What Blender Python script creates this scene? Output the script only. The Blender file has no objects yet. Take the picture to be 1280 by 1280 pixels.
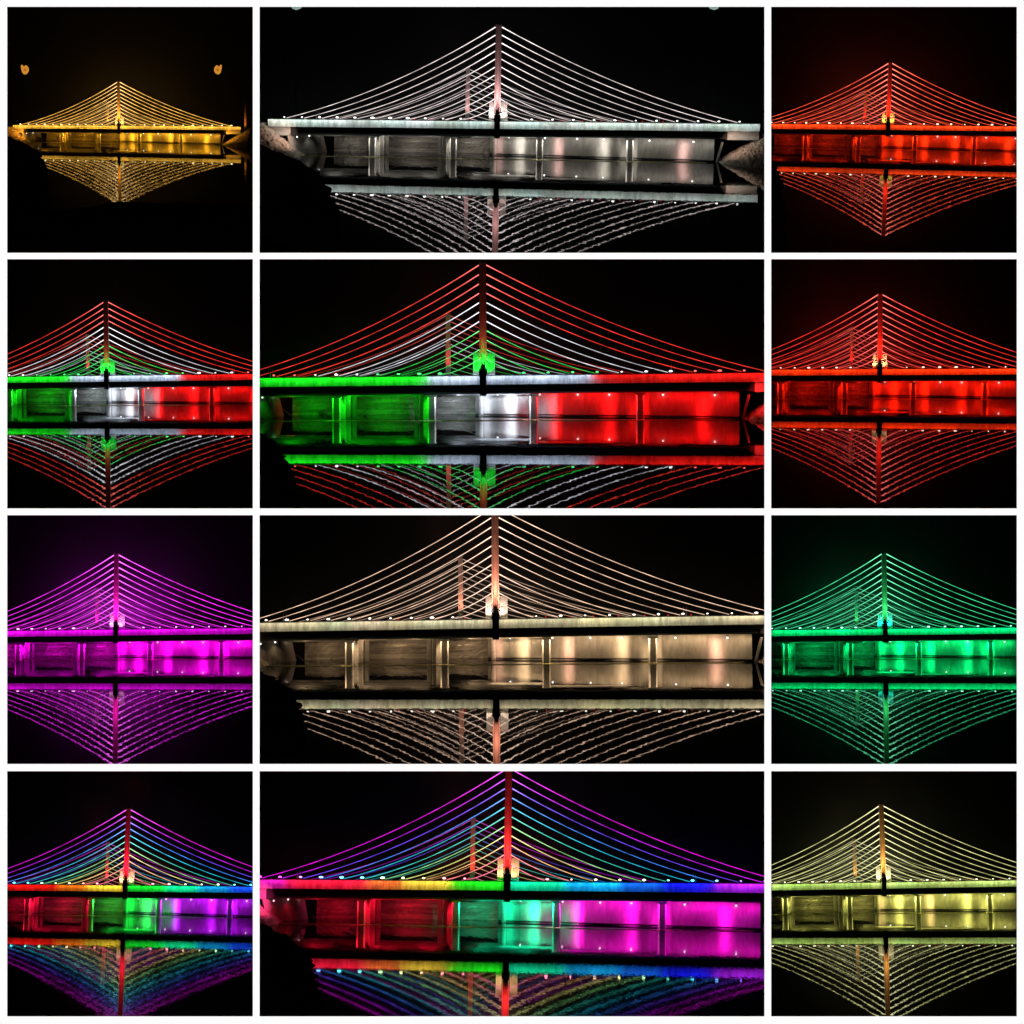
import bpy, bmesh, math, random
from mathutils import Vector, Matrix

# ------------------------------------------------------------------ camera, world, exposure
sc = bpy.context.scene
F = 3011.0            # focal length in photograph pixels (photograph is 1280 wide)
Y0 = 314.0            # photograph row of the eye level
D0, D1 = 600.0, 860.0  # distance of the white frame and of the bridges' near side
PHI = math.radians(6.2)  # the eye looks down on each water surface by this much
CAMZ = 300.0
cd = bpy.data.cameras.new('camera'); cam = bpy.data.objects.new('camera', cd)
sc.collection.objects.link(cam); sc.camera = cam
cam.location = (0, 0, CAMZ); cam.rotation_euler = (math.pi / 2, 0, 0)
cd.sensor_width = 36; cd.lens = 36 * F / 1280; cd.shift_y = (Y0 - 640) / 1280
cd.clip_start = 1; cd.clip_end = 8000
w = bpy.data.worlds.new('World'); sc.world = w; w.use_nodes = True
w.node_tree.nodes['Background'].inputs[0].default_value = (0.004, 0.005, 0.009, 1)
w.node_tree.nodes['Background'].inputs[1].default_value = 0.05
vs = sc.view_settings
vs.view_transform = 'Standard'; vs.look = 'None'; vs.exposure = 0; vs.gamma = 1; vs.use_curve_mapping = False
sc.cycles.use_denoising = True
sc.cycles.use_adaptive_sampling = True; sc.cycles.adaptive_threshold = 0.04; sc.cycles.adaptive_min_samples = 12
sc.cycles.max_bounces = 3; sc.cycles.diffuse_bounces = 1; sc.cycles.glossy_bounces = 2
sc.cycles.caustics_reflective = False; sc.cycles.caustics_refractive = False
sc.cycles.sample_clamp_indirect = 4; sc.cycles.light_sampling_threshold = 0.05
C = sc.collection
rnd = random.Random(7)

# ------------------------------------------------------------------ colours and materials
def lin(c):
    r = []
    for v in c:
        v = v / 255.0
        r.append(v / 12.92 if v <= 0.04045 else ((v + 0.055) / 1.055) ** 2.4)
    return tuple(r)
MATS = {}
def newmat(key):
    m = bpy.data.materials.new(key if isinstance(key, str) else '_'.join(str(k) for k in key))
    m.use_nodes = True; MATS[key] = m
    nt = m.node_tree; nt.nodes.clear()
    out = nt.nodes.new('ShaderNodeOutputMaterial')
    return m, nt, out
def solid(key, col, rough=0.7, var=0.25, scale=(0.25, 0.25, 0.25), bump=0.0, metal=0.0, detail=6, spec=0.3):
    """weathered procedural surface: two layers of noise on the colour, fine relief"""
    if key in MATS: return MATS[key]
    m, nt, out = newmat(key); N = nt.nodes; L = nt.links
    b = N.new('ShaderNodeBsdfPrincipled'); L.new(b.outputs[0], out.inputs[0])
    b.inputs['Roughness'].default_value = rough; b.inputs['Metallic'].default_value = metal
    b.inputs['Specular IOR Level'].default_value = spec
    tc = N.new('ShaderNodeTexCoord'); mp = N.new('ShaderNodeMapping'); mp.inputs['Scale'].default_value = scale
    L.new(tc.outputs['Object'], mp.inputs[0])
    n1 = N.new('ShaderNodeTexNoise'); n1.inputs['Scale'].default_value = 1.0; n1.inputs['Detail'].default_value = detail
    n1.inputs['Roughness'].default_value = 0.65
    L.new(mp.outputs[0], n1.inputs[0])
    rp = N.new('ShaderNodeValToRGB')
    rp.color_ramp.elements[0].position = 0.3; rp.color_ramp.elements[1].position = 0.72
    rp.color_ramp.elements[0].color = tuple(c * (1 - var) for c in col) + (1,)
    rp.color_ramp.elements[1].color = tuple(min(1, c * (1 + var)) for c in col) + (1,)
    L.new(n1.outputs[0], rp.inputs[0]); L.new(rp.outputs[0], b.inputs['Base Color'])
    if bump:
        bp = N.new('ShaderNodeBump'); bp.inputs['Strength'].default_value = bump; bp.inputs['Distance'].default_value = 0.2
        L.new(n1.outputs[0], bp.inputs['Height']); L.new(bp.outputs[0], b.inputs['Normal'])
    return m
def emit(col, strength, sample=True):
    key = ('lamp', tuple(round(c) for c in col), strength, sample)
    if key in MATS: return MATS[key]
    m, nt, out = newmat(key); e = nt.nodes.new('ShaderNodeEmission')
    e.inputs[0].default_value = lin(col) + (1,); e.inputs[1].default_value = strength
    nt.links.new(e.outputs[0], out.inputs[0])
    if not sample: m.cycles.emission_sampling = 'NONE'
    return m
def cable_glow(col, strength, x0):
    """floodlighting painted as emission on a stay: brighter, whiter at its pylon end, uneven"""
    key = ('cable_glow', tuple(round(c) for c in col), strength, x0)
    if key in MATS: return MATS[key]
    m, nt, out = newmat(key); N = nt.nodes; L = nt.links
    tc = N.new('ShaderNodeTexCoord'); sp = N.new('ShaderNodeSeparateXYZ'); L.new(tc.outputs['Object'], sp.inputs[0])
    sub = N.new('ShaderNodeMath'); sub.operation = 'SUBTRACT'; sub.inputs[1].default_value = x0; L.new(sp.outputs[0], sub.inputs[0])
    ab = N.new('ShaderNodeMath'); ab.operation = 'ABSOLUTE'; L.new(sub.outputs[0], ab.inputs[0])
    dv = N.new('ShaderNodeMath'); dv.operation = 'MULTIPLY'; dv.inputs[1].default_value = -1 / 30; L.new(ab.outputs[0], dv.inputs[0])
    ex = N.new('ShaderNodeMath'); ex.operation = 'EXPONENT'; L.new(dv.outputs[0], ex.inputs[0])
    no = N.new('ShaderNodeTexNoise'); no.inputs['Scale'].default_value = 0.06; no.inputs['Detail'].default_value = 3
    L.new(tc.outputs['Object'], no.inputs[0])
    a = N.new('ShaderNodeMath'); a.operation = 'MULTIPLY_ADD'; a.inputs[1].default_value = 2.3; a.inputs[2].default_value = -0.35
    L.new(no.outputs[0], a.inputs[0])
    s1 = N.new('ShaderNodeMath'); s1.operation = 'MULTIPLY_ADD'; s1.inputs[1].default_value = 0.9
    L.new(ex.outputs[0], s1.inputs[0]); L.new(a.outputs[0], s1.inputs[2])
    s2 = N.new('ShaderNodeMath'); s2.operation = 'MULTIPLY'; s2.inputs[1].default_value = strength; L.new(s1.outputs[0], s2.inputs[0])
    mx = N.new('ShaderNodeMix'); mx.data_type = 'RGBA'
    mx.inputs[6].default_value = lin(col) + (1,)
    mx.inputs[7].default_value = lin([min(255, c * 0.55 + 115) for c in col]) + (1,)
    s3 = N.new('ShaderNodeMath'); s3.operation = 'MULTIPLY'; s3.inputs[1].default_value = 0.55; L.new(ex.outputs[0], s3.inputs[0])
    L.new(s3.outputs[0], mx.inputs[0])
    e = N.new('ShaderNodeEmission'); L.new(mx.outputs[2], e.inputs[0]); L.new(s2.outputs[0], e.inputs[1])
    L.new(e.outputs[0], out.inputs[0]); m.cycles.emission_sampling = 'NONE'
    return m
def water_mat(key, slope, right_slope, rough, fine=2.2, kx=.9, ky=1.1):
    """black water; ripples given as surface slopes, long across and short along the line of sight"""
    if key in MATS: return MATS[key]
    m, nt, out = newmat(key); N = nt.nodes; L = nt.links
    b = N.new('ShaderNodeBsdfPrincipled'); L.new(b.outputs[0], out.inputs[0])
    b.inputs['Base Color'].default_value = (0.004, 0.005, 0.006, 1)
    b.inputs['Roughness'].default_value = rough; b.inputs['IOR'].default_value = 1.5
    tc = N.new('ShaderNodeTexCoord')
    sx = N.new('ShaderNodeSeparateXYZ'); L.new(tc.outputs['Object'], sx.inputs[0])
    def noise(scale, seed):
        mp = N.new('ShaderNodeMapping'); mp.inputs['Scale'].default_value = scale; mp.inputs['Location'].default_value = (seed, seed * 2.3, 0)
        L.new(tc.outputs['Object'], mp.inputs[0])
        n = N.new('ShaderNodeTexNoise'); n.inputs['Scale'].default_value = 1; n.inputs['Detail'].default_value = 4
        L.new(mp.outputs[0], n.inputs[0])
        s = N.new('ShaderNodeMath'); s.operation = 'SUBTRACT'; s.inputs[1].default_value = 0.5; L.new(n.outputs[0], s.inputs[0])
        return s.outputs[0]
    mr = N.new('ShaderNodeMapRange'); mr.inputs[1].default_value = -130; mr.inputs[2].default_value = 60
    mr.inputs[3].default_value = slope; mr.inputs[4].default_value = right_slope; L.new(sx.outputs[0], mr.inputs[0])
    cx = N.new('ShaderNodeCombineXYZ'); cx.inputs[2].default_value = 1
    for i, (scl, seed, k) in enumerate((((0.10 * fine, 0.045 * fine, 1), 3, kx), ((0.13 * fine, 0.05 * fine, 1), 11, ky))):
        mu = N.new('ShaderNodeMath'); mu.operation = 'MULTIPLY'; L.new(noise(scl, seed), mu.inputs[0]); L.new(mr.outputs[0], mu.inputs[1])
        m2 = N.new('ShaderNodeMath'); m2.operation = 'MULTIPLY'; m2.inputs[1].default_value = k; L.new(mu.outputs[0], m2.inputs[0])
        L.new(m2.outputs[0], cx.inputs[i])
    vt = N.new('ShaderNodeVectorTransform'); vt.vector_type = 'NORMAL'; vt.convert_from = 'OBJECT'; vt.convert_to = 'WORLD'
    L.new(cx.outputs[0], vt.inputs[0]); L.new(vt.outputs[0], b.inputs['Normal'])
    return m

M_white = emit((255, 255, 255), 1.0, False); M_white.name = 'self_glowing_white'  # frame stays white by its own added emission, nothing shines behind it
M_conc = solid('pale_concrete', (0.42, 0.41, 0.38), 0.8, 0.22, (0.12, 0.12, 0.30), 0.2)
M_fascia = solid('fascia_panel_paint', (0.60, 0.62, 0.60), 0.6, 0.48, (0.22, 0.3, 0.06), 0.0)
M_wall = solid('wall_concrete', (0.40, 0.39, 0.36), 0.8, 0.28, (0.16, 0.16, 0.05), 0.1)
M_steel = solid('dark_steel', (0.035, 0.036, 0.04), 0.5, 0.3, (0.2, 0.2, 0.2), 0.1)
M_girder = solid('girder_paint', (0.30, 0.30, 0.29), 0.6, 0.25, (0.05, 0.3, 0.3), 0.0)
M_pylon = solid('pylon_paint', (0.50, 0.46, 0.44), 0.6, 0.25, (0.5, 0.5, 0.08), 0.0)
M_asph = solid('asphalt', (0.05, 0.05, 0.05), 0.9, 0.2, (0.4, 0.4, 0.4), 0.0)
M_stone = solid('pitched_stone', (0.34, 0.29, 0.24), 0.9, 0.55, (0.55, 0.55, 0.55), 0.8)
M_scrub = solid('dark_scrub', (0.012, 0.012, 0.010), 1.0, 0.5, (0.3, 0.3, 0.3), 0.3, spec=0.0)
M_sky = solid('night_backdrop', (0.030, 0.030, 0.032), 1.0, 0.15, (0.01, 0.01, 0.01), 0.0, spec=0.0)
M_quay = solid('banded_shore', (0.30, 0.28, 0.25), 0.9, 0.6, (0.012, 0.1, 0.30), 0.0, detail=3)
M_boom = solid('yellow_float', (0.55, 0.52, 0.25), 0.6, 0.3, (0.3, 0.3, 0.3), 0.0)
M_lantern = solid('lantern_wall', (0.62, 0.58, 0.55), 0.7, 0.2, (0.6, 0.6, 0.12), 0.0)
M_wire = solid('galvanised_wire', (0.5, 0.5, 0.48), 0.5, 0.2, (0.3, 0.3, 0.3), 0.0)
M_ground = solid('dark_ground', (0.02, 0.02, 0.02), 0.95, 0.3, (0.02, 0.02, 0.02), 0.0)

# ------------------------------------------------------------------ mesh building
class G:
    """collects vertices and faces of ONE part"""
    def __init__(s): s.v = []; s.f = []
    def hexa(s, p):
        b = len(s.v); s.v += [tuple(q) for q in p]
        s.f += [tuple(b + i for i in q) for q in ((0, 3, 2, 1), (4, 5, 6, 7), (0, 1, 5, 4), (1, 2, 6, 5), (2, 3, 7, 6), (3, 0, 4, 7))]
        return s
    def box(s, x0, x1, y0, y1, z0, z1, g=0.0):
        return s.hexa([(x0, y0, z0 + g * x0), (x1, y0, z0 + g * x1), (x1, y1, z0 + g * x1), (x0, y1, z0 + g * x0),
                       (x0, y0, z1 + g * x0), (x1, y0, z1 + g * x1), (x1, y1, z1 + g * x1), (x0, y1, z1 + g * x0)])
    def prism(s, poly, z0, z1, top=None):
        """vertical prism over a plan polygon (x, y); top may be another polygon"""
        n = len(poly); b = len(s.v); top = top or poly
        s.v += [(x, y, z0) for x, y in poly] + [(x, y, z1) for x, y in top]
        s.f += [tuple(b + i for i in reversed(range(n))), tuple(b + n + i for i in range(n))]
        s.f += [(b + i, b + (i + 1) % n, b + n + (i + 1) % n, b + n + i) for i in range(n)]
        return s
    def tube(s, pts, r, n=5):
        b = len(s.v); m = len(pts)
        for i, p in enumerate(pts):
            p = Vector(p); a = Vector(pts[max(0, i - 1)]); c = Vector(pts[min(m - 1, i + 1)])
            d = (c - a).normalized(); u = d.cross(Vector((0, 1, 0)) if abs(d.y) < .9 else Vector((1, 0, 0))).normalized(); v = d.cross(u)
            rr = r[i] if isinstance(r, (list, tuple)) else r
            for k in range(n):
                t = 2 * math.pi * k / n; s.v.append(tuple(p + u * (rr * math.cos(t)) + v * (rr * math.sin(t))))
        for i in range(m - 1):
            for k in range(n):
                k2 = (k + 1) % n
                s.f.append((b + i * n + k, b + i * n + k2, b + (i + 1) * n + k2, b + (i + 1) * n + k))
        s.f += [tuple(b + k for k in reversed(range(n))), tuple(b + (m - 1) * n + k for k in range(n))]
        return s
    def ball(s, c, r, sy=1.0, n=8, m=5, sx=1.0):
        b = len(s.v)
        for j in range(1, m):
            ph = math.pi * j / m
            for k in range(n):
                t = 2 * math.pi * k / n
                s.v.append((c[0] + sx * r * math.sin(ph) * math.cos(t), c[1] + sy * r * math.sin(ph) * math.sin(t), c[2] + r * math.cos(ph)))
        s.v += [(c[0], c[1], c[2] + r), (c[0], c[1], c[2] - r)]
        T = b + (m - 1) * n
        for k in range(n):
            k2 = (k + 1) % n
            s.f += [(T, b + k, b + k2), (T + 1, b + (m - 2) * n + k2, b + (m - 2) * n + k)]
            for j in range(m - 2):
                s.f.append((b + j * n + k, b + (j + 1) * n + k, b + (j + 1) * n + k2, b + j * n + k2))
        return s
    def grid(s, fn, nu, nv):
        b = len(s.v)
        for i in range(nu + 1):
            for j in range(nv + 1): s.v.append(fn(i / nu, j / nv))
        for i in range(nu):
            for j in range(nv):
                a = b + i * (nv + 1) + j
                s.f.append((a, a + nv + 1, a + nv + 2, a + 1))
        return s

class Panel: pass
def ray(px, py, d):
    """the point at distance d straight ahead that stands in the direction of a photograph pixel"""
    return Vector(((px - 640) / F * d, d, CAMZ + (Y0 - py) / F * d))

def link(name, g, mat, pan, parent, smooth=False):
    """one mesh object; whatever passes through the walls of its bay ends at the wall"""
    v = [Vector(p) for p in g.v]; cut = []
    for no, off in pan.planes:
        ds = [no.dot(p) + off for p in v]
        if max(ds) <= 0: return None
        if min(ds) < 0: cut.append((no, off))
    me = bpy.data.meshes.new(name)
    if cut:
        bm = bmesh.new(); vv = [bm.verts.new(p) for p in v]
        for f in g.f:
            try: bm.faces.new([vv[i] for i in f])
            except ValueError: pass
        for no, off in cut:
            co = no * (-off / no.length_squared)
            r = bmesh.ops.bisect_plane(bm, geom=bm.verts[:] + bm.edges[:] + bm.faces[:], plane_co=co, plane_no=-no, clear_outer=True)
            ed = [e for e in r['geom_cut'] if isinstance(e, bmesh.types.BMEdge) and e.is_valid]
            if ed and not g.__dict__.get('open'):
                try: bmesh.ops.edgenet_fill(bm, edges=ed)
                except Exception: pass
        if not bm.faces: bm.free(); return None
        bm.normal_update(); bm.to_mesh(me); bm.free()
    else:
        me.from_pydata([tuple(p) for p in v], [], g.f)
    me.materials.append(mat)
    if smooth:
        for p in me.polygons: p.use_smooth = True
    me.update()
    o = bpy.data.objects.new(name, me); C.objects.link(o)
    if parent is not None: o.parent = parent
    else: o.matrix_world = pan.M
    return o
def tag(o, label, cat=None, group=None, kind=None):
    if o is None: return o
    o['label'] = label
    if cat: o['category'] = cat
    if group: o['group'] = group
    if kind: o['kind'] = kind
    return o
def root(name, pan, label, cat, group=None):
    o = bpy.data.objects.new(name, None); C.objects.link(o); o.matrix_world = pan.M; o.empty_display_size = 2
    return tag(o, label, cat, group)
def lamp(pan, kind, loc, aim, power, col, size=0.6, spot=80, blend=1.0, sx=1.0, name='lamp_light'):
    """power is given for a bridge unit of one metre; serves lamps of the place and added fills"""
    p = Vector(loc)
    for no, off in pan.planes:
        if no.dot(p) + off < 0: return None
    k = pan.k
    d = bpy.data.lights.new(name, kind); d.energy = power * k * k; c = lin(col); mx = max(c); d.color = tuple(x / mx for x in c)
    if kind == 'AREA':
        d.shape = 'RECTANGLE'; d.size = sx * k; d.size_y = size * k
    else: d.shadow_soft_size = size * k
    if kind == 'SPOT': d.spot_size = math.radians(spot); d.spot_blend = blend
    o = bpy.data.objects.new(name, d); C.objects.link(o)
    W = pan.M @ p
    dirv = (pan.M.to_3x3() @ (Vector(aim) - p)).normalized() if aim is not None else Vector((0, 0, -1))
    q = dirv.to_track_quat('-Z', 'Y')
    if kind == 'AREA':   # keep the long side along the bridge
        xax = (pan.M.to_3x3() @ Vector((1, 0, 0))).normalized(); z = -dirv; yax = z.cross(xax).normalized()
        o.matrix_world = Matrix.Translation(W) @ Matrix((xax, yax, z)).transposed().to_4x4()
    else:
        o.matrix_world = Matrix.Translation(W) @ q.to_matrix().to_4x4()
    return o

# ------------------------------------------------------------------ the white frame that divides the bays
COLS = [(8, 316), (324, 956), (964, 1272)]
ROWS = [(8, 316), (324, 636), (644, 956), (964, 1272)]
fr = bpy.data.objects.new('display_frame', None); C.objects.link(fr); fr.location = ray(640, 1345, D0)
tag(fr, 'white grid frame dividing twelve dark bays with bridges', 'frame')
def bar(name, x0, x1, y0, y1):
    a = ray(x0, y1, D0); b = ray(x1, y0, D0)
    me = bpy.data.meshes.new(name)
    g = G().box(a.x, b.x, D0, D0 + 1.0, a.z, b.z)
    me.from_pydata([tuple(Vector(p) - fr.location) for p in g.v], [], g.f); me.materials.append(M_white)
    o = bpy.data.objects.new(name, me); C.objects.link(o); o.parent = fr
ys = [(-72, 8), (316, 324), (636, 644), (956, 964), (1272, 1345)]
xs = [(-72, 8), (316, 324), (956, 964), (1272, 1352)]
for y0, y1 in ys: bar('rail', -72, 1352, y0, y1)
for y0, y1 in ROWS:
    for x0, x1 in xs: bar('post', x0, x1, y0, y1)
gz = ray(640, 1345, D0).z - 0.01
gm = bpy.data.meshes.new('ground'); gm.from_pydata([(-3000, -400, gz), (3000, -400, gz), (3000, 590, gz), (-3000, 590, gz)], [], [(0, 1, 2, 3)])
gm.materials.append(M_ground); go = bpy.data.objects.new('ground', gm); C.objects.link(go)
tag(go, 'dark bare ground in front of the white grid frame', kind='structure')

# ------------------------------------------------------------------ the bays
GR = 0.007                      # the deck climbs gently
LX = [-265.5 + 22 * k for k in range(11)]       # outermost first
RX = [302.5 - 25.95 * k for k in range(11)]
def solidc(c): return lambda x: c
RAIN = [(225, 20, 220), (190, 30, 225), (110, 70, 235), (60, 130, 235), (40, 190, 220), (60, 205, 180), (140, 215, 130), (225, 220, 120), (245, 180, 110), (250, 120, 120), (250, 90, 130)]
TRI = [(235, 55, 45)] * 4 + [(225, 225, 235)] * 3 + [(25, 195, 70)] * 4
P = [
 dict(i=0, px=149, wl=179, s=.464, roll=.8, name='golden amber', cab=(255, 190, 85), fas=[(None, (255, 185, 60))], pyl=(230, 140, 35), lan=(255, 225, 110),
      zone=[(255, 175, 35)] * 3, bank=(255, 160, 40), lampc=(255, 235, 170), cl=1.35, slope=0.0065, rs=0.0120, fl=2.47, ul=.55, sky=.25),
 dict(i=1, px=620.7, wl=198.5, s=1.0, roll=1.0, name='white', cab=(238, 222, 220), cl=1.15, fas=[(None, (222, 238, 231))], pyl=(205, 150, 150), lan=(255, 228, 220),
      zone=[(218, 210, 200)] * 3, patch2=(235, 185, 180), bank=(235, 195, 175), lampc=(255, 252, 245), slope=0.0046, rs=0.0055, fl=1.15, ul=.27, wl2=.6, sky=.05),
 dict(i=2, px=1108.5, wl=187, s=.655, roll=1.0, name='orange red', cab=(255, 82, 55), cl=1.3, fas=[(None, (255, 64, 20))], pyl=(220, 30, 15), lan=(255, 215, 80),
      zone=[(255, 42, 8)] * 3, bank=(255, 60, 20), lampc=(255, 225, 190), slope=0.0046, rs=0.0068, fl=2.21, ul=.62, sky=.5),
 dict(i=3, px=134, wl=506.5, s=.785, roll=-.3, name='green white and red', cabs=TRI, fas=[(-58, (20, 205, 25)), (115, (205, 220, 250)), (None, (255, 25, 20))], pyl=(40, 220, 60), pyl2=(215, 60, 50), cl=1.15, lan=(20, 255, 50),
      zone=[(15, 200, 20), (205, 215, 235), (255, 15, 15)], bank=(60, 220, 60), lampc=None, slope=0.0036, rs=0.0044, fl=1.62, ul=.62, sky=.03),
 dict(i=4, px=604, wl=525, s=1.18, roll=-.2, name='green white and red', cabs=TRI, fas=[(-58, (20, 205, 25)), (115, (205, 220, 250)), (None, (255, 25, 20))], pyl=(40, 220, 60), pyl2=(215, 60, 50), cl=1.15, lan=(20, 255, 50),
      zone=[(15, 210, 20), (205, 215, 235), (255, 15, 15)], bank=(255, 40, 40), lampc=None, slope=0.0036, rs=0.0044, fl=1.62, ul=.62, sky=.10),
 dict(i=5, px=1099, wl=498.6, s=.793, roll=.15, name='deep red', cab=(240, 50, 40), cl=1.3, fas=[(None, (255, 46, 8))], pyl=(225, 25, 15), lan=(255, 205, 130),
      zone=[(255, 22, 4)] * 3, bank=(255, 40, 20), lampc=(255, 190, 170), slope=0.0038, rs=0.0047, fl=2.43, ul=.72, sky=.6),
 dict(i=6, px=145, wl=824.4, s=.79, roll=-.3, name='magenta', cab=(235, 40, 235), cl=1.6, fas=[(None, (240, 10, 240))], pyl=(235, 20, 170), lan=(255, 150, 250),
      zone=[(240, 5, 225)] * 3, bank=(240, 20, 230), lampc=(255, 175, 255), slope=0.0038, rs=0.0051, fl=1.50, ul=1.0, sky=1.1),
 dict(i=7, px=620, wl=830, s=1.18, roll=-.45, name='warm cream', cab=(242, 200, 170), cl=1.15, fas=[(None, (242, 226, 180))], pyl=(225, 135, 105), lan=(255, 228, 200),
      zone=[(228, 188, 142)] * 3, patch2=(245, 180, 150), bank=(245, 190, 150), lampc=(255, 240, 225), slope=0.0038, rs=0.0047, fl=1.21, ul=.42, sky=.12),
 dict(i=8, px=1106.5, wl=823.8, s=.794, roll=-.2, name='emerald green', cab=(58, 208, 138), cl=1.3, fas=[(None, (4, 225, 112))], pyl=(35, 170, 80), lan=(30, 255, 215),
      zone=[(5, 225, 110)] * 3, bank=(20, 220, 110), lampc=(150, 255, 215), slope=0.0038, rs=0.0051, fl=1.89, ul=.66, sky=.35),
 dict(i=9, px=155.5, wl=1145, s=.788, roll=.9, name='rainbow', cabs=RAIN, cl=1.15, fas=[(-107, (255, 20, 15)), (-60, (255, 120, 20)), (0, (240, 200, 50)), (62, (15, 200, 40)), (115, (10, 195, 120)), (165, (15, 150, 220)), (None, (20, 70, 230))], pyl=(245, 25, 50), lan=(255, 205, 150),
      zone=[(235, 15, 60), (20, 215, 60), (175, 15, 235)], bank=(255, 60, 60), lampc=None, slope=0.0030, rs=0.0130, fl=1.76, ul=.66, sky=.05),
 dict(i=10, px=633, wl=1158.5, s=1.17, roll=.9, name='rainbow', cabs=RAIN, cl=1.15, fas=[(-237, (250, 30, 200)), (-150, (255, 25, 60)), (-112, (255, 110, 50)), (-61, (240, 195, 60)), (0, (20, 200, 25)), (62, (10, 200, 140)), (120, (15, 150, 220)), (165, (20, 100, 235)), (222, (20, 25, 245)), (None, (165, 30, 225))], pyl=(250, 45, 45), lan=(255, 200, 130),
      zone=[(250, 15, 50), (15, 215, 150), (235, 15, 195)], bank=(255, 60, 130), lampc=None, slope=0.0030, rs=0.0130, fl=1.76, ul=.66, sky=.12),
 dict(i=11, px=1105.7, wl=1141.5, s=.795, roll=-.5, name='olive yellow', cab=(218, 216, 145), cl=1.25, fas=[(None, (195, 226, 118))], pyl=(190, 130, 55), lan=(255, 240, 175),
      zone=[(196, 194, 92)] * 3, patch2=(235, 200, 120), bank=(200, 190, 90), lampc=(255, 250, 210), slope=0.0038, rs=0.0047, fl=1.26, ul=.46, sky=.22),
]
IDENT = ['golden bridge', 'white bridge', 'orange-red bridge', 'narrow-bay green-white-red bridge', 'wide-bay green-white-red bridge', 'deep red bridge',
         'magenta bridge', 'cream bridge', 'emerald bridge', 'narrow-bay rainbow bridge', 'wide-bay rainbow bridge', 'olive-yellow bridge']
BLABEL = ['small golden amber lit cable-stayed bridge seen whole, with a slim tower beside it',
          'white lit cable-stayed bridge seen whole in the wide bay, grey-green deck edge',
          'orange-red lit cable-stayed bridge with yellow pylon base, in the bay beside the white one',
          'cable-stayed bridge striped green, white and red, cropped in a narrow square bay',
          'large cable-stayed bridge striped green, white and red, filling a wide bay',
          'deep red lit cable-stayed bridge with cream pylon base, beside the wide striped one',
          'cable-stayed bridge lit wholly in magenta', 'large cable-stayed bridge lit in warm cream with pinkish pylons',
          'cable-stayed bridge lit in emerald green with turquoise pylon base',
          'rainbow lit cable-stayed bridge cropped in a narrow square bay, red pylon',
          'large rainbow lit cable-stayed bridge filling a wide bay, red pylon', 'cable-stayed bridge lit in olive yellow with pale green deck edge']
PYK = {1: .6, 3: .5, 4: .5, 8: .5, 11: .7}
def yright(x): return 5 + 41 * max(0.0, min(1.0, (272 - x) / 280)) ** 0.9

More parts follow.
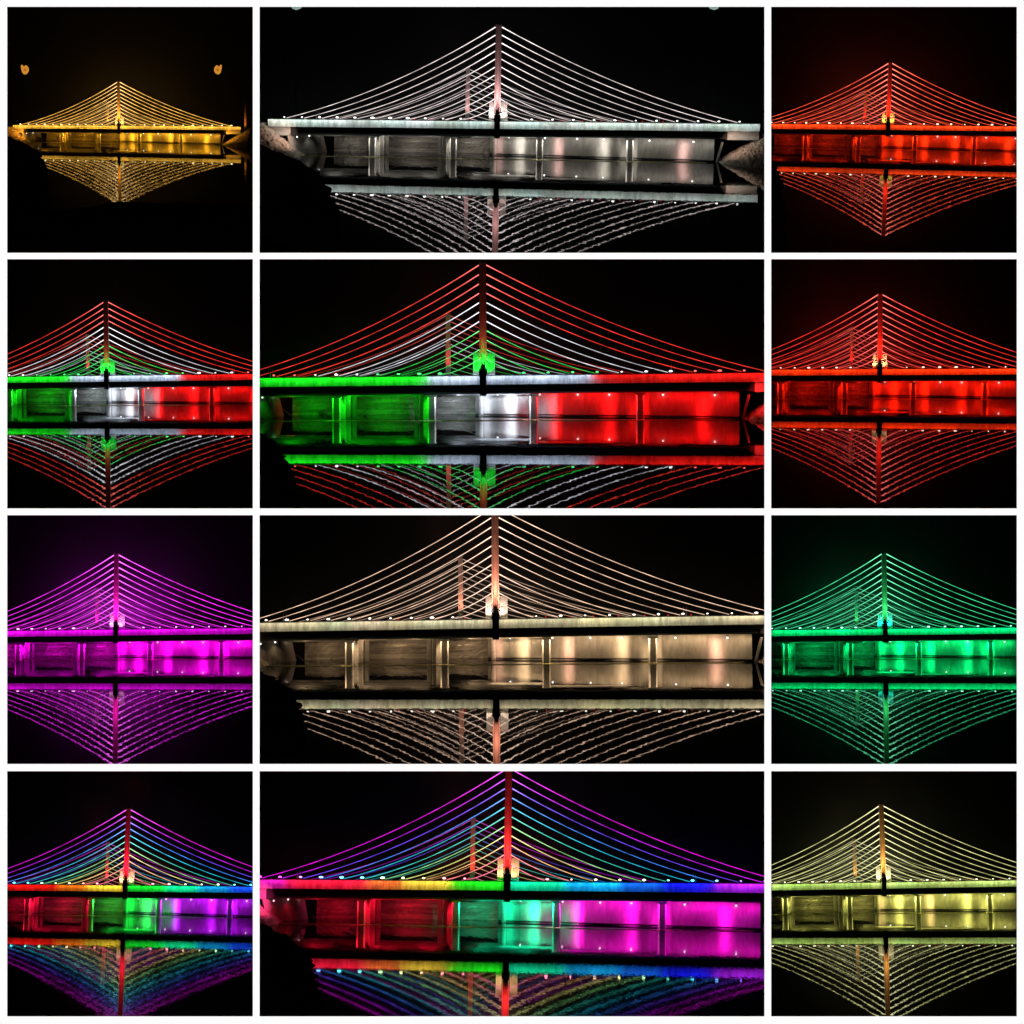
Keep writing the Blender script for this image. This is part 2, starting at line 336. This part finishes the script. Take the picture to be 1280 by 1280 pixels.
for d in P:
    pan = Panel(); r_, c_ = divmod(d['i'], 3)
    x0, x1 = COLS[c_]; y0, y1 = ROWS[r_]
    O = ray(d['px'], d['wl'], D1); k = D1 / F * d['s']; pan.k = k; pan.s = d['s']
    pitch = math.atan2(Y0 - d['wl'], F) + PHI
    R = Matrix.Rotation(pitch, 3, 'X') @ Matrix.Rotation(math.radians(d['roll']), 3, 'Y')
    pan.M = Matrix.Translation(O) @ (R * k).to_4x4()
    cam_v = Vector((0, 0, CAMZ)); ex = 3.0
    crn = [ray(a, b, 1.0) - cam_v for a, b in ((x0 - ex, y0 - ex), (x1 + ex, y0 - ex), (x1 + ex, y1 + ex), (x0 - ex, y1 + ex))]
    pan.planes = []; ctr = sum(crn, Vector())
    for a in range(4):
        n = crn[a].cross(crn[(a + 1) % 4]).normalized()
        if n.dot(ctr) < 0: n = -n
        n_in = n; loc = (R.transposed() @ n_in) * k; pan.planes.append((loc, n_in.dot(O - cam_v) - 0.02))
    nf = Vector((0, 1, 0)); pan.planes.append(((R.transposed() @ nf) * k, nf.dot(O) - (D0 + 1.3)))
    idn = IDENT[d['i']]
    cabs = d.get('cabs') or [d['cab']] * 11
    def lampcol(kk): return d['lampc'] or tuple(min(255, c * .85 + 45) for c in cabs[kk])
    def zone(x): return d['zone'][0 if x < -54 else (1 if x < 54 else 2)]
    def faslit(x):
        for lim, c in d['fas']:
            if lim is None or x < lim: return c
    # ---- night sky box of the bay, with added side walls that block light
    Db = D1 + max(21, 80 * k)
    me = bpy.data.meshes.new('sky')
    fv = [cam_v + q * (D0 + 1.2) for q in crn]; bv = [cam_v + q * Db for q in crn]
    me.from_pydata([tuple(q) for q in fv + bv], [], [(0, 1, 5, 4), (1, 2, 6, 5), (2, 3, 7, 6), (3, 0, 4, 7), (4, 5, 6, 7)])
    me.materials.append(M_sky); o = bpy.data.objects.new('sky', me); C.objects.link(o)
    tag(o, f'black night sky behind the {idn}', kind='structure')
    # ---- water
    yb = (Db - D1) / k * .995; yf = -(D1 - D0 - 1.5) / k * 1.02; xx = 420 / min(1, d['s']) * 1.2
    g = G(); g.open = True; g.grid(lambda u, v: (-xx + 2 * xx * u, yf + (yb - yf) * v, 0.0), 1, 1)
    o = link('water', g, water_mat(('water', d['i']), d['slope'], d['rs'], 0.012 if d['i'] not in (9, 10) else .03, 1.7 if d['i'] not in (9, 10) else (2.4 if d['i'] == 10 else 1.7), .9 if d['i'] not in (9, 10) else .6, 1.1 if d['i'] not in (9, 10) else 1.3), pan, None)
    tag(o, f'dark water mirroring the {idn}', kind='structure')
    # ---- bridge
    br = root('cable_stayed_bridge', pan, BLABEL[d['i']], 'bridge', 'cable-stayed bridges in the white grid')
    # fascia panels between light modules
    edges = [-286 + 21.93 * j for j in range(29)]
    for a, b in zip(edges[:-1], edges[1:]):
        link('fascia_panel', G().box(a + .1, b - .1, 0, 2.4, 38.4, 46.6, GR), M_fascia, pan, br)
    link('fascia_rail', G().box(-286, 328, -.5, 2.2, 37.5, 38.25, GR), M_fascia, pan, br)
    link('kerb_rail', G().box(-286, 328, -.6, 1.6, 46.75, 47.5, GR), M_steel, pan, br)
    link('edge_girder', G().box(-286, 328, 3.0, 7.0, 27.5, 38.0, GR), M_steel, pan, br)
    link('deck_slab', G().box(-286, 328, 2.6, 46, 39.0, 41.0, GR), M_asph, pan, br)
    for j, yy in enumerate((14, 24, 34, 43)):
        xe_ = 272 - 280 * ((yy - 4) / 41) ** (1 / .9) - 6
        link('girder', G().box(-222 - 10 * (3 - j), xe_, yy, yy + 2.5, 26.4 - j * 1.5, 38.6, GR), M_girder, pan, br)
    for j in range(17):
        xc = -262 + 35.2 * j
        link('cross_beam', G().box(xc, xc + 2.2, 7.2, 46, 34.0, 38.8, GR), M_girder, pan, br)
    link('far_parapet', G().box(-286, 328, 45, 46.4, 37, 40.8, GR), M_fascia, pan, br)
    # light bars that wash the fascia, one per colour
    last = -286.0
    for lim, c in d['fas']:
        e = 328.0 if lim is None else float(lim)
        lo = max(last, (x0 - d['px']) / d['s'] - 2); hi = min(e, (x1 - d['px']) / d['s'] + 2)
        if hi > lo + 1:
            nseg = max(1, int(round((hi - lo) / 34)))
            for q in range(nseg):
                a = lo + (hi - lo) * q / nseg; b = lo + (hi - lo) * (q + 1) / nseg; xm = (a + b) / 2
                jv = rnd.uniform(-22, 10)
                mf = d['fl'] * rnd.uniform(.68, 1.25); c2 = tuple(max(0, min(255, v + jv + rnd.uniform(-7, 7))) for v in c) if d['i'] in (1, 7, 11) else c
                lamp(pan, 'AREA', (xm, -5.0, 47.9 + GR * xm), (xm, 0, 42.2 + GR * xm), 60 * mf * (b - a), c2, size=.5, sx=(b - a), name='fascia_light')
        last = e
    # pylons
    def pylon(xc, yc, sc_, zb, zt, parent_name):
        h = zt - zb; wdt = 3.7 * sc_
        py = link('pylon', G().hexa([(xc - wdt * .62, yc - 2.2 * sc_, zb), (xc + wdt * .62, yc - 2.2 * sc_, zb), (xc + wdt * .62, yc + 3 * sc_, zb), (xc - wdt * .62, yc + 3 * sc_, zb),
                                     (xc - wdt * .52, yc - 2.2 * sc_, zt), (xc + wdt * .52, yc - 2.2 * sc_, zt), (xc + wdt * .52, yc + 3 * sc_, zt), (xc - wdt * .52, yc + 3 * sc_, zt)]), M_pylon, pan, br)
        if py is None: return
        for sg in (-1, 1):
            a, b = sorted((sg * wdt * .66, sg * wdt * 1.06)); a2, b2 = sorted((sg * wdt * .56, sg * wdt * .95))
            link('flange', G().hexa([(xc + a, yc - 3.4 * sc_, zb), (xc + b, yc - 3.4 * sc_, zb), (xc + b, yc + 3.4 * sc_, zb), (xc + a, yc + 3.4 * sc_, zb),
                                     (xc + a2, yc - 3.4 * sc_, zt + .8), (xc + b2, yc - 3.4 * sc_, zt + .8), (xc + b2, yc + 3.4 * sc_, zt + .8), (xc + a2, yc + 3.4 * sc_, zt + .8)]), M_pylon, pan, py)
    pylon(0, 0, 1.0, 55, 166.5, 'near')
    pylon(-38, 46, .68, 42, 110, 'far')
    link('pylon_foot', G().box(-3.5, 3.5, -6.5, 6, 26.2, 54.8), M_steel, pan, br)
    for a, b in ((-10.5, -4.4), (4.4, 12.6)):
        lt = link('base_housing', G().box(a, b, 3.6, 9, 47.6, 70), M_lantern, pan, br)
        if lt:
            link('opening_shade', G().box(a + 1.2, b - 1.2, 3.2, 3.55, 49, 60), solid('opening_shade_tone', (.36, .33, .31), .8, .2), pan, lt)  # darker slab on the wall paints the shade inside an opening
            link('cornice', G().box(a - .4, b + .4, 3.0, 9.4, 70.05, 71.2), M_lantern, pan, lt)
    # stays, each glowing by itself in place of floodlighting
    rad = .46 / d['s'] ** .55
    for side, xsl in ((-1, LX), (1, RX)):
        for kk in range(11):
            xe = xsl[kk]; za = 164.2 - 9.95 * kk; ze = 48.6 + GR * xe
            L_ = abs(xe); sag = L_ * (.046 if side < 0 else .036)
            xs0 = side * 4.0
            pts = []
            for q in range(15):
                t = q / 14; pts.append((xs0 + (xe - side * 3 - xs0) * t, -.6 * t - .3, za + (ze - za) * t - 4 * sag * t * (1 - t)))
            o = link('stay_cable', G().tube(pts, [rad * (1 + .55 * math.exp(-q * .55)) for q in range(15)], 5), cable_glow(cabs[kk], d.get('cl', 1.0), 0.0), pan, br, True)
            # far plane
            fx = -38 + .71 * xe; fa = 107.5 - 6.15 * kk; fe = 40.8 + GR * fx
            pts = []
            for q in range(13):
                t = q / 12; pts.append((-38 + side * 2.7 + (fx - (-38 + side * 2.7)) * t, 46, fa + (fe - fa) * t - 4 * .71 * sag * t * (1 - t)))
            link('stay_cable', G().tube(pts, rad * .72, 4), cable_glow(cabs[kk], .5, -38.0), pan, br, True)
            # floodlight at the foot of the stay
            if kk < 11:
                b = link('floodlight', G().hexa([(xe - 1.6, -.2, 47.6 + GR * xe), (xe + 1.6, -.2, 47.6 + GR * xe), (xe + 1.6, 2.4, 47.6 + GR * xe), (xe - 1.6, 2.4, 47.6 + GR * xe),
                                                 (xe - 1.1, .1, 49.0 + GR * xe), (xe + 1.1, .1, 49.0 + GR * xe), (xe + 1.1, 2.1, 49.0 + GR * xe), (xe - 1.1, 2.1, 49.0 + GR * xe)]), M_steel, pan, br)
                if b: link('bulb', G().ball((xe, .6, 49.7 + GR * xe), 1.0 / d['s'] ** .4 * rnd.uniform(.65, 1.25), .8, 8, 5, rnd.uniform(1.3, 2.3)), emit(lampcol(kk), 6.0 if d['i'] in (9, 10) else 2.6, False), pan, b, True)
    if d['i'] in (1, 7, 11):
        for xm in (-104, -83, -61, -33, 55, 80, 105, 131, 157, 183, 208):
            link('marker_light', G().ball((xm + rnd.uniform(-2, 2), 2.0, 48.6 + GR * xm), .8, 1.3, 6, 4), emit((215, 40, 35), 1.0, False), pan, br, True)
    for xm in (-224, 201):
        for sg in (-1.4, 1.4):
            link('service_post', G().box(xm + sg - .25, xm + sg + .25, 3, 3.5, 41 + GR * xm, 57 + GR * xm), M_girder, pan, br)
    # piers: (near x, far x, rows)
    for pi, (xn, xf) in enumerate(((-155.5, -138.5), (-54.5, -73), (53.5, -6), (166.5, 40))):
        for j, t in enumerate((0.0, .3, .6, .95)):
            if pi == 3 and j: continue
            if pi == 2 and 0 < j < 3: continue
            x = xn + (xf - xn) * t; y = 4.2 + 40 * t; w_ = 4.3 * (1 - .42 * t); ch = w_ * .30; zt = 26.0 + GR * x - 1.2
            poly = [(x - w_ + ch, y - w_), (x + w_ - ch, y - w_), (x + w_, y - w_ + ch), (x + w_, y + w_ - ch), (x + w_ - ch, y + w_), (x - w_ + ch, y + w_), (x - w_, y + w_ - ch), (x - w_, y - w_ + ch)]
            o = link('pier', G().prism(poly, -6, zt), M_conc, pan, br)
            if o: link('pier_cap', G().box(x - w_ - .8, x + w_ + .8, y - w_ - .8, y + w_ + .8, zt + .01, zt + 1.4), M_conc, pan, o)
    # lamps at the piers' sides, shining sideways on the columns
    U = d['ul']
    for pi, xn in enumerate((-155.5, -54.5, 53.5, 166.5)):
        for sg in (-1, 1):
            c = zone(xn + sg * 9); pw = 50000 * U * (1.3 if pi < 2 else 2.2)
            lamp(pan, 'SPOT', (xn + sg * 13, -.4, 23.6 + GR * xn), (xn, 2.0, 13), pw, c, .5, 120, .6, name='pier_light')
    for x, y, ax, pw in ((-134, 12, -150, 38000), (-95, 14, -72, 26000), (-30, 30, -6, 20000), (-104, 8, -104, 7000), (0, 10, 0, 5000)):
        lamp(pan, 'SPOT', (x, y, 23), (ax, y + 14, 16), pw * U, zone(x if abs(x) > 20 else 0), .5, 130, 1, name='pier_light')
    for x, ax in ((-205, -200), (-128, -118), (-80, -90), (-28, -18), (22, 12)):
        lamp(pan, 'SPOT', (x, 9, 16), (ax, 24, 34), 24000 * U, zone(x if x > -54 else -60), .5, 150, 1, name='soffit_fill')  # added fills from below, brighten the underside of the deck
    # pylon floodlights on brackets at the pylon foot
    for sg in (-1, 1):
        link('lamp_bracket', G().box(min(sg * 3.6, sg * 6.4), max(sg * 3.6, sg * 6.4), -9.5, -8.3, 49.4, 50.0), M_steel, pan, br)
        pk = PYK.get(d['i'], 1.0)
        lamp(pan, 'SPOT', (sg * 6, -9.5, 50.6), (sg * 1.5, -2, 138), 520000 * pk * (.3 if 'pyl2' in d else 1), d.get('pyl2', d['pyl']), .5, 44, 1.0, name='pylon_light')
        lamp(pan, 'SPOT', (sg * 6, -9.5, 50.6), (sg * 1.5, -2, 88 if 'pyl2' not in d else 64), 60000 * pk * (1.3 if 'pyl2' in d else 1), d['pyl'], .5, 60 if 'pyl2' not in d else 50, 1.0, name='pylon_light')
        lamp(pan, 'SPOT', (sg * 7.5, -4.6, 50), (sg * 6.5, 4.0, 62), 30000, d['lan'], .6, 110, 1.0, name='base_light')
    lamp(pan, 'SPOT', (-38, 34, 42), (-38, 45, 84), 130000 * pk, d.get('pyl2', d['pyl']), .6, 60, 1.0, name='pylon_light')
    # added unseen fill behind the bridge, puts a glow on the night backdrop
    if d['sky'] > 0:
        gc = cabs[3] if 'cabs' not in d else (235, 40, 40)
        lamp(pan, 'AREA', (-15, 53, 58), (-15, 90, 78), 1.15e5 * d['sky'] * (.2856 / k) ** 2, gc, 8, sx=140, name='backdrop_fill')
    # ---- retaining wall on the far right of the channel
    rw = root('retaining_wall', pan, f'curved concrete retaining wall under the {idn}', 'wall', 'retaining walls under the bridges')
    xsq = [-9 + (272 + 9) * q / 12 for q in range(13)]
    for a, b in zip(xsq[:-1], xsq[1:]):
        ya, yb_ = yright(a), yright(b)
        link('wall_panel', G().hexa([(a + .08, ya - .8, -5), (b - .08, yb_ - .8, -5), (b - .08, yb_ + 3, -5), (a + .08, ya + 3, -5),
                                     (a + .08, ya, 26.6 + GR * a), (b - .08, yb_, 26.6 + GR * b), (b - .08, yb_ + 3, 26.6 + GR * b), (a + .08, ya + 3, 26.6 + GR * a)]), M_wall, pan, rw)
    link('plinth', G().tube([(x, yright(x) - 1.3, 1.6 + .002 * x) for x in xsq], .55, 4), M_steel, pan, rw)
    link('end_return', G().hexa([(273, 3, -6), (275.5, 3, -6), (275.5, 8, -6), (273, 8, -6), (281, 3, 25.5), (283.5, 3, 25.5), (283.5, 8, 25.5), (281, 8, 25.5)]), M_wall, pan, rw)
    for x in (15, 60.5, 101, 134.5, 191.5, 246):
        o = link('wall_lamp', G().box(x - .7, x + .7, yright(x) - 2.2, yright(x) - .3, 24.4 + GR * x, 25.6 + GR * x), M_steel, pan, rw)
        if o: link('bulb', G().ball((x, yright(x) - 2.6, 23.2 + GR * x), 1.15 / d['s'] ** .3, 1.0, 8, 5), emit(tuple(min(255, c * .35 + 165) for c in zone(x)), 3.0, False), pan, o, True)
    for j, (x, wd, st) in enumerate(((2, 100, .45), (29.5, 105, 1.0), (78, 105, .9), (134.5, 130, 1.05), (233, 140, 1.2))):
        c = zone(x if x != 78 else 79)
        if d.get('patch2') and j in (0, 2, 4): c = d['patch2']
        o = lamp(pan, 'AREA', (x, yright(x) - 7.5, 13.0), (x + (2 if j == 4 else 0), yright(x), 13.0), 6800 * U * st, c, 22, sx=9.0, name='wall_light')
        if o: o.data.spread = math.radians(wd)
    for wa, wb in ((-6, 50), (58, 140), (140, 222), (222, 270)):  # added wide fills, even out the light along the wall
        xa = max(wa, (x0 - d['px']) / d['s'] + 4); xb = min(wb, (x1 - d['px']) / d['s'] - 4)
        if xb - xa > 6:
            xm = (xa + xb) / 2
            lamp(pan, 'AREA', (xm, yright(xm) - 12, 25.5), (xm, yright(xm), 10), 23000 * U * d.get('wl2', 1) * (xb - xa) / 80, zone(xm), 1, sx=xb - xa, name='wall_light')
    # ---- left abutment wall, battered
    lw = root('abutment_wall', pan, f'battered concrete abutment wall beside stone slope of the {idn}', 'wall', 'abutment walls under the bridges')
    for q in range(4):
        a = -262 + 10.2 * q; b = a + 10.1; ya = 3 + 10.5 * q; yb_ = ya + 10.5
        link('wall_panel', G().hexa([(a + 7, ya, -4), (b + 7, yb_, -4), (b + 5, yb_ + 3, -4), (a + 5, ya + 3, -4), (a, ya, 26), (b, yb_, 26), (b - 2, yb_ + 3, 26), (a - 2, ya + 3, 26)]), M_wall, pan, lw)
    for x, y in ((-250, 6), (-236, 22), (-224.5, 38)):
        link('bulb', G().ball((x, y, 22.5), .95 / d['s'] ** .3, 1, 8, 5), emit(tuple(min(255, c * .35 + 165) for c in d['zone'][0]), 3.0, False), pan, lw, True)
        lamp(pan, 'SPOT', (x + 4, y - 3, 23.5), (x - 1, y + 3, 6), 5200 * U, d['zone'][0], .6, 90, 1, name='wall_light')
    # ---- bearing blocks at the deck ends
    for nm2, xa, xb, sg in (('bearing_block', -286, -258, -1), ('bearing_block', 288, 327, 1)):
        bb = link(nm2, G().box(xa, xb, 2.0, 44, 26.5, 36.6, GR), M_conc, pan, None)
        tag(bb, ('pale concrete bearing block on the stone slope' if sg < 0 else 'wide pale concrete bearing block behind the stone cone') + f' carrying the {idn}', 'abutment', 'bearing blocks at the deck ends')
        if bb:
            e = -257.9 if sg < 0 else 281.2
            c_o = link('ledge', G().box(e, e + 6.7, 4, 40, 27.5, 30, GR), M_conc, pan, None)
            if c_o:
                c_o.parent = bb; c_o.matrix_parent_inverse = pan.M.inverted()
    # ---- stone slopes
    def jit(a): return rnd.uniform(-a, a)
    def lslope(u, v):
        x = -345 + 106 * u; y = -60 + 80 * v
        z = 61 - .80 * math.hypot(x + 318, y - 8) + jit(1.7)
        return (x + jit(.8), y + jit(.8), max(-6, min(z, 40)))
    g = G(); g.open = True; g.grid(lslope, 44, 30); o = link('embankment', g, M_stone, pan, None)
    tag(o, f'lit rubble stone embankment under the low end of the {idn}', kind='structure')
    def rslope(u, v):
        a = math.pi * (.62 + .86 * v); rr = 92 * u
        z = 46 - .60 * rr + jit(1.5)
        return (354 + rr * math.cos(a) + jit(.7), 14 + rr * math.sin(a) + jit(.7), max(z, -8))
    g = G(); g.open = True; g.grid(rslope, 40, 44); o = link('embankment', g, M_stone, pan, None)
    tag(o, f'stone pitched cone at the high end of the {idn}', kind='structure')
    g = G(); g.open = True; g.grid(lambda u, v: (-224 + 19 * u + jit(.2), 47 + 14 * v, -5 + (19 - 17 * u) * (1 - .2 * v) + jit(.5)), 8, 4)
    o = link('embankment', g, M_stone, pan, None); tag(o, f'small far stone slope past the abutment wall of the {idn}', kind='structure')
    lamp(pan, 'SPOT', (-240, -14, 34), (-275, -6, 20), 250000 * U, d['bank'], .6, 100, 1, name='bank_light')
    lamp(pan, 'SPOT', (-203, 40, 20), (-218, 52, 8), 6000 * U, d['bank'], .6, 110, 1, name='bank_light')
    lamp(pan, 'SPOT', (276, -16, 36), (312, 2, 18), 190000 * U, d['bank'], .6, 100, 1, name='bank_light')
    lamp(pan, 'SPOT', (300, -12, 24), (308, 2, 33), 9000 * U, faslit(300), .6, 120, 1, name='block_fill')  # added fill to brighten the pale block, likewise the next one
    lamp(pan, 'SPOT', (-262, -10, 24), (-270, 2, 32), 6000 * U, faslit(-280), .6, 110, 1, name='block_fill')
    # ---- dark scrubby bank in front on the left
    sil = [(-300, -4), (-262, 1), (-238, 9), (-214, 24), (-203, 40), (-195, 60), (-189, 100), (-186, 150), (-182, 260)]   # shoreline as it shows, below the bridge's waterline
    def shore(a, b):
        y = -b / (math.sin(PHI) + b * k / D1) if b > 0 else -b * 9; dep = D1 + y * k; return (y, ((d['px'] + a * d['s'] - 640) / F * dep - O.x) / k)
    sh = [shore(a, b) for a, b in sil]
    def bank(u, v):
        q = u * (len(sh) - 1); a = min(int(q), len(sh) - 2); t = q - a
        y = sh[a][0] + (sh[a + 1][0] - sh[a][0]) * t; x = sh[a][1] + (sh[a + 1][1] - sh[a][1]) * t
        wx = 200 * v; fade = min(1, max(0, (-y + 5) / 60))
        z = -2 + (wx * .40 if wx < 90 else 36 + (wx - 90) * .1) * fade - (1 - fade) * 4
        return (x - wx + jit(1.6) + (jit(2.5) if v < .1 else 0), y + jit(3), z + (jit(2.0) if v > 0 else jit(.8)))
    if d['i'] in (0, 1, 2, 4, 7, 10):
        g = G(); g.open = True; g.grid(bank, 90, 28); o = link('bank', g, M_scrub, pan, None)
        tag(o, f'unlit scrubby bank in front of the {idn}', kind='structure')
    if d['i'] == 0:     # near shore added to hide the half-moons' reflection
        ya, yb2 = shore(0, 175)[0], shore(0, 300)[0]
        g = G(); g.open = True; g.grid(lambda u, v: (-1100 + 2200 * u, (ya + 190 * max(0, min(1, (u - .53) / .06))) * (1 - v) + yb2 * v + jit(6), -1.5 + 3 * min(1, v * 6) + jit(.6)), 60, 8)
        o = link('bank', g, M_scrub, pan, None); tag(o, f'flat dark near shore added before the {idn}', kind='structure')
    # ---- far shore added to catch dim light between the piers
    def quay(u, v):
        x = -208 + 200 * u; z = -3 + 22 * v
        return (x, 58 + 10 * v + 1.5 * math.sin(x * .11) + jit(.8), z + .8 * math.sin(x * .07 + 2) + jit(.5))
    g = G(); g.open = True; g.grid(quay, 60, 9); o = link('added_shore', g, M_quay, pan, None)
    tag(o, f'dim stepped far shore added between the piers of the {idn}', kind='structure')
    for x, pw in ((-180, 16000), (-105, 27000), (-35, 24000)):
        lamp(pan, 'SPOT', (x, 44, 20), (x, 62, 6), pw * U, zone(x), .6, 150, 1, name='shore_fill')  # added fills that make the far shore show
    # ---- floating boom and slack wires
    o = link('floating_boom', G().tube([(x, -7 + .8 * math.sin(x * .03), .35) for x in range(-244, 276, 13)], .38, 5), M_boom, pan, None, True)
    tag(o, f'thin pale floating boom stretched across the water under the {idn}', 'boom', 'floating booms under the bridges')
    for xa, xb, which in ((-137, -74, 'outer'), (-68, -9, 'inner')):
        pts = [(xa + (xb - xa) * q / 12, 52, 21 - 7 * 4 * (q / 12) * (1 - q / 12) * .9) for q in range(13)]
        o = link('slack_wire', G().tube(pts, .22, 4), M_wire, pan, None, True)
        tag(o, f'thin slack wire hanging between the {which} far piers of the {idn}', 'wire', 'slack wires behind the piers')
    # ---- glowing half-moon shapes on added tall masts, a slim tower
    if d['i'] in (0, 1):
        mc = (225, 150, 55) if d['i'] == 0 else (150, 175, 165)
        for xm, sg in ((-252, 1), (267, -1)):
            mr = root('half_moon', pan, f'glowing half-moon shape on an added thin dark mast at the {"low" if sg > 0 else "high"} end of the {idn}', 'lamp', 'half-moon shapes on masts')
            link('mast', G().tube([(xm, 4, 41 + GR * xm), (xm, 4, 192)], .35, 6), M_steel, pan, mr)
            zm = 198 + xm * math.tan(math.radians(d['roll']))
            pts = [(sg * a / .464, b / .464) for a, b in ((-4.6, 5.6), (-4.4, 1.5), (-3.4, -2.6), (-2.0, -5.2), (.2, -6.0), (2.6, -5.2), (4.4, -3.0), (5.2, -.4), (4.8, 2.0), (3.2, 4.4), (1.4, 5.6), (.2, 4.8), (-.8, 3.4), (-1.8, 4.6), (-3.0, 6.2))]
            g = G(); n = len(pts); g.v = [(xm + x, 2.4, zm + z) for x, z in pts] + [(xm + x, 5.6, zm + z) for x, z in pts]
            g.f = [tuple(range(n)), tuple(n + q for q in reversed(range(n)))] + [(q, q + n, (q + 1) % n + n, (q + 1) % n) for q in range(n)]
            lg = link('moon_glow', g, emit(mc, .8, False), pan, mr)
            if lg: link('moon_core', G().ball((xm + sg * 1.4, 2.4, zm - .2), 4.2, .35, 10, 6, .9), emit(tuple(v * f for v, f in zip(mc, (.95, .78, .45))), .7, False), pan, lg, True)
    if d['i'] == 0:
        tw = root('slim_tower', pan, 'slim tapering tower standing on the stone cone beside the golden amber bridge', 'tower')
        def ring(x, y, r, n=8): return [(x + r * math.cos(2 * math.pi * q / n), y + r * math.sin(2 * math.pi * q / n)) for q in range(n)]
        link('shaft', G().prism(ring(338, 20, 4.2), 30, 82, ring(338, 20, 3.0)), M_conc, pan, tw)
        link('balcony', G().prism(ring(338, 20, 4.3), 82.05, 84.5), M_conc, pan, tw)
        link('lantern', G().prism(ring(338, 20, 2.2), 84.55, 94), M_conc, pan, tw)
        link('spire', G().prism(ring(338, 20, 2.2), 94.05, 112, ring(338, 20, .15)), M_conc, pan, tw)
        lamp(pan, 'SPOT', (334, -2, 38), (338, 18, 68), 70000, (225, 110, 30), .6, 60, 1, name='tower_light')

for o in list(C.objects):
    if o.type == 'EMPTY' and not o.children: bpy.data.objects.remove(o)
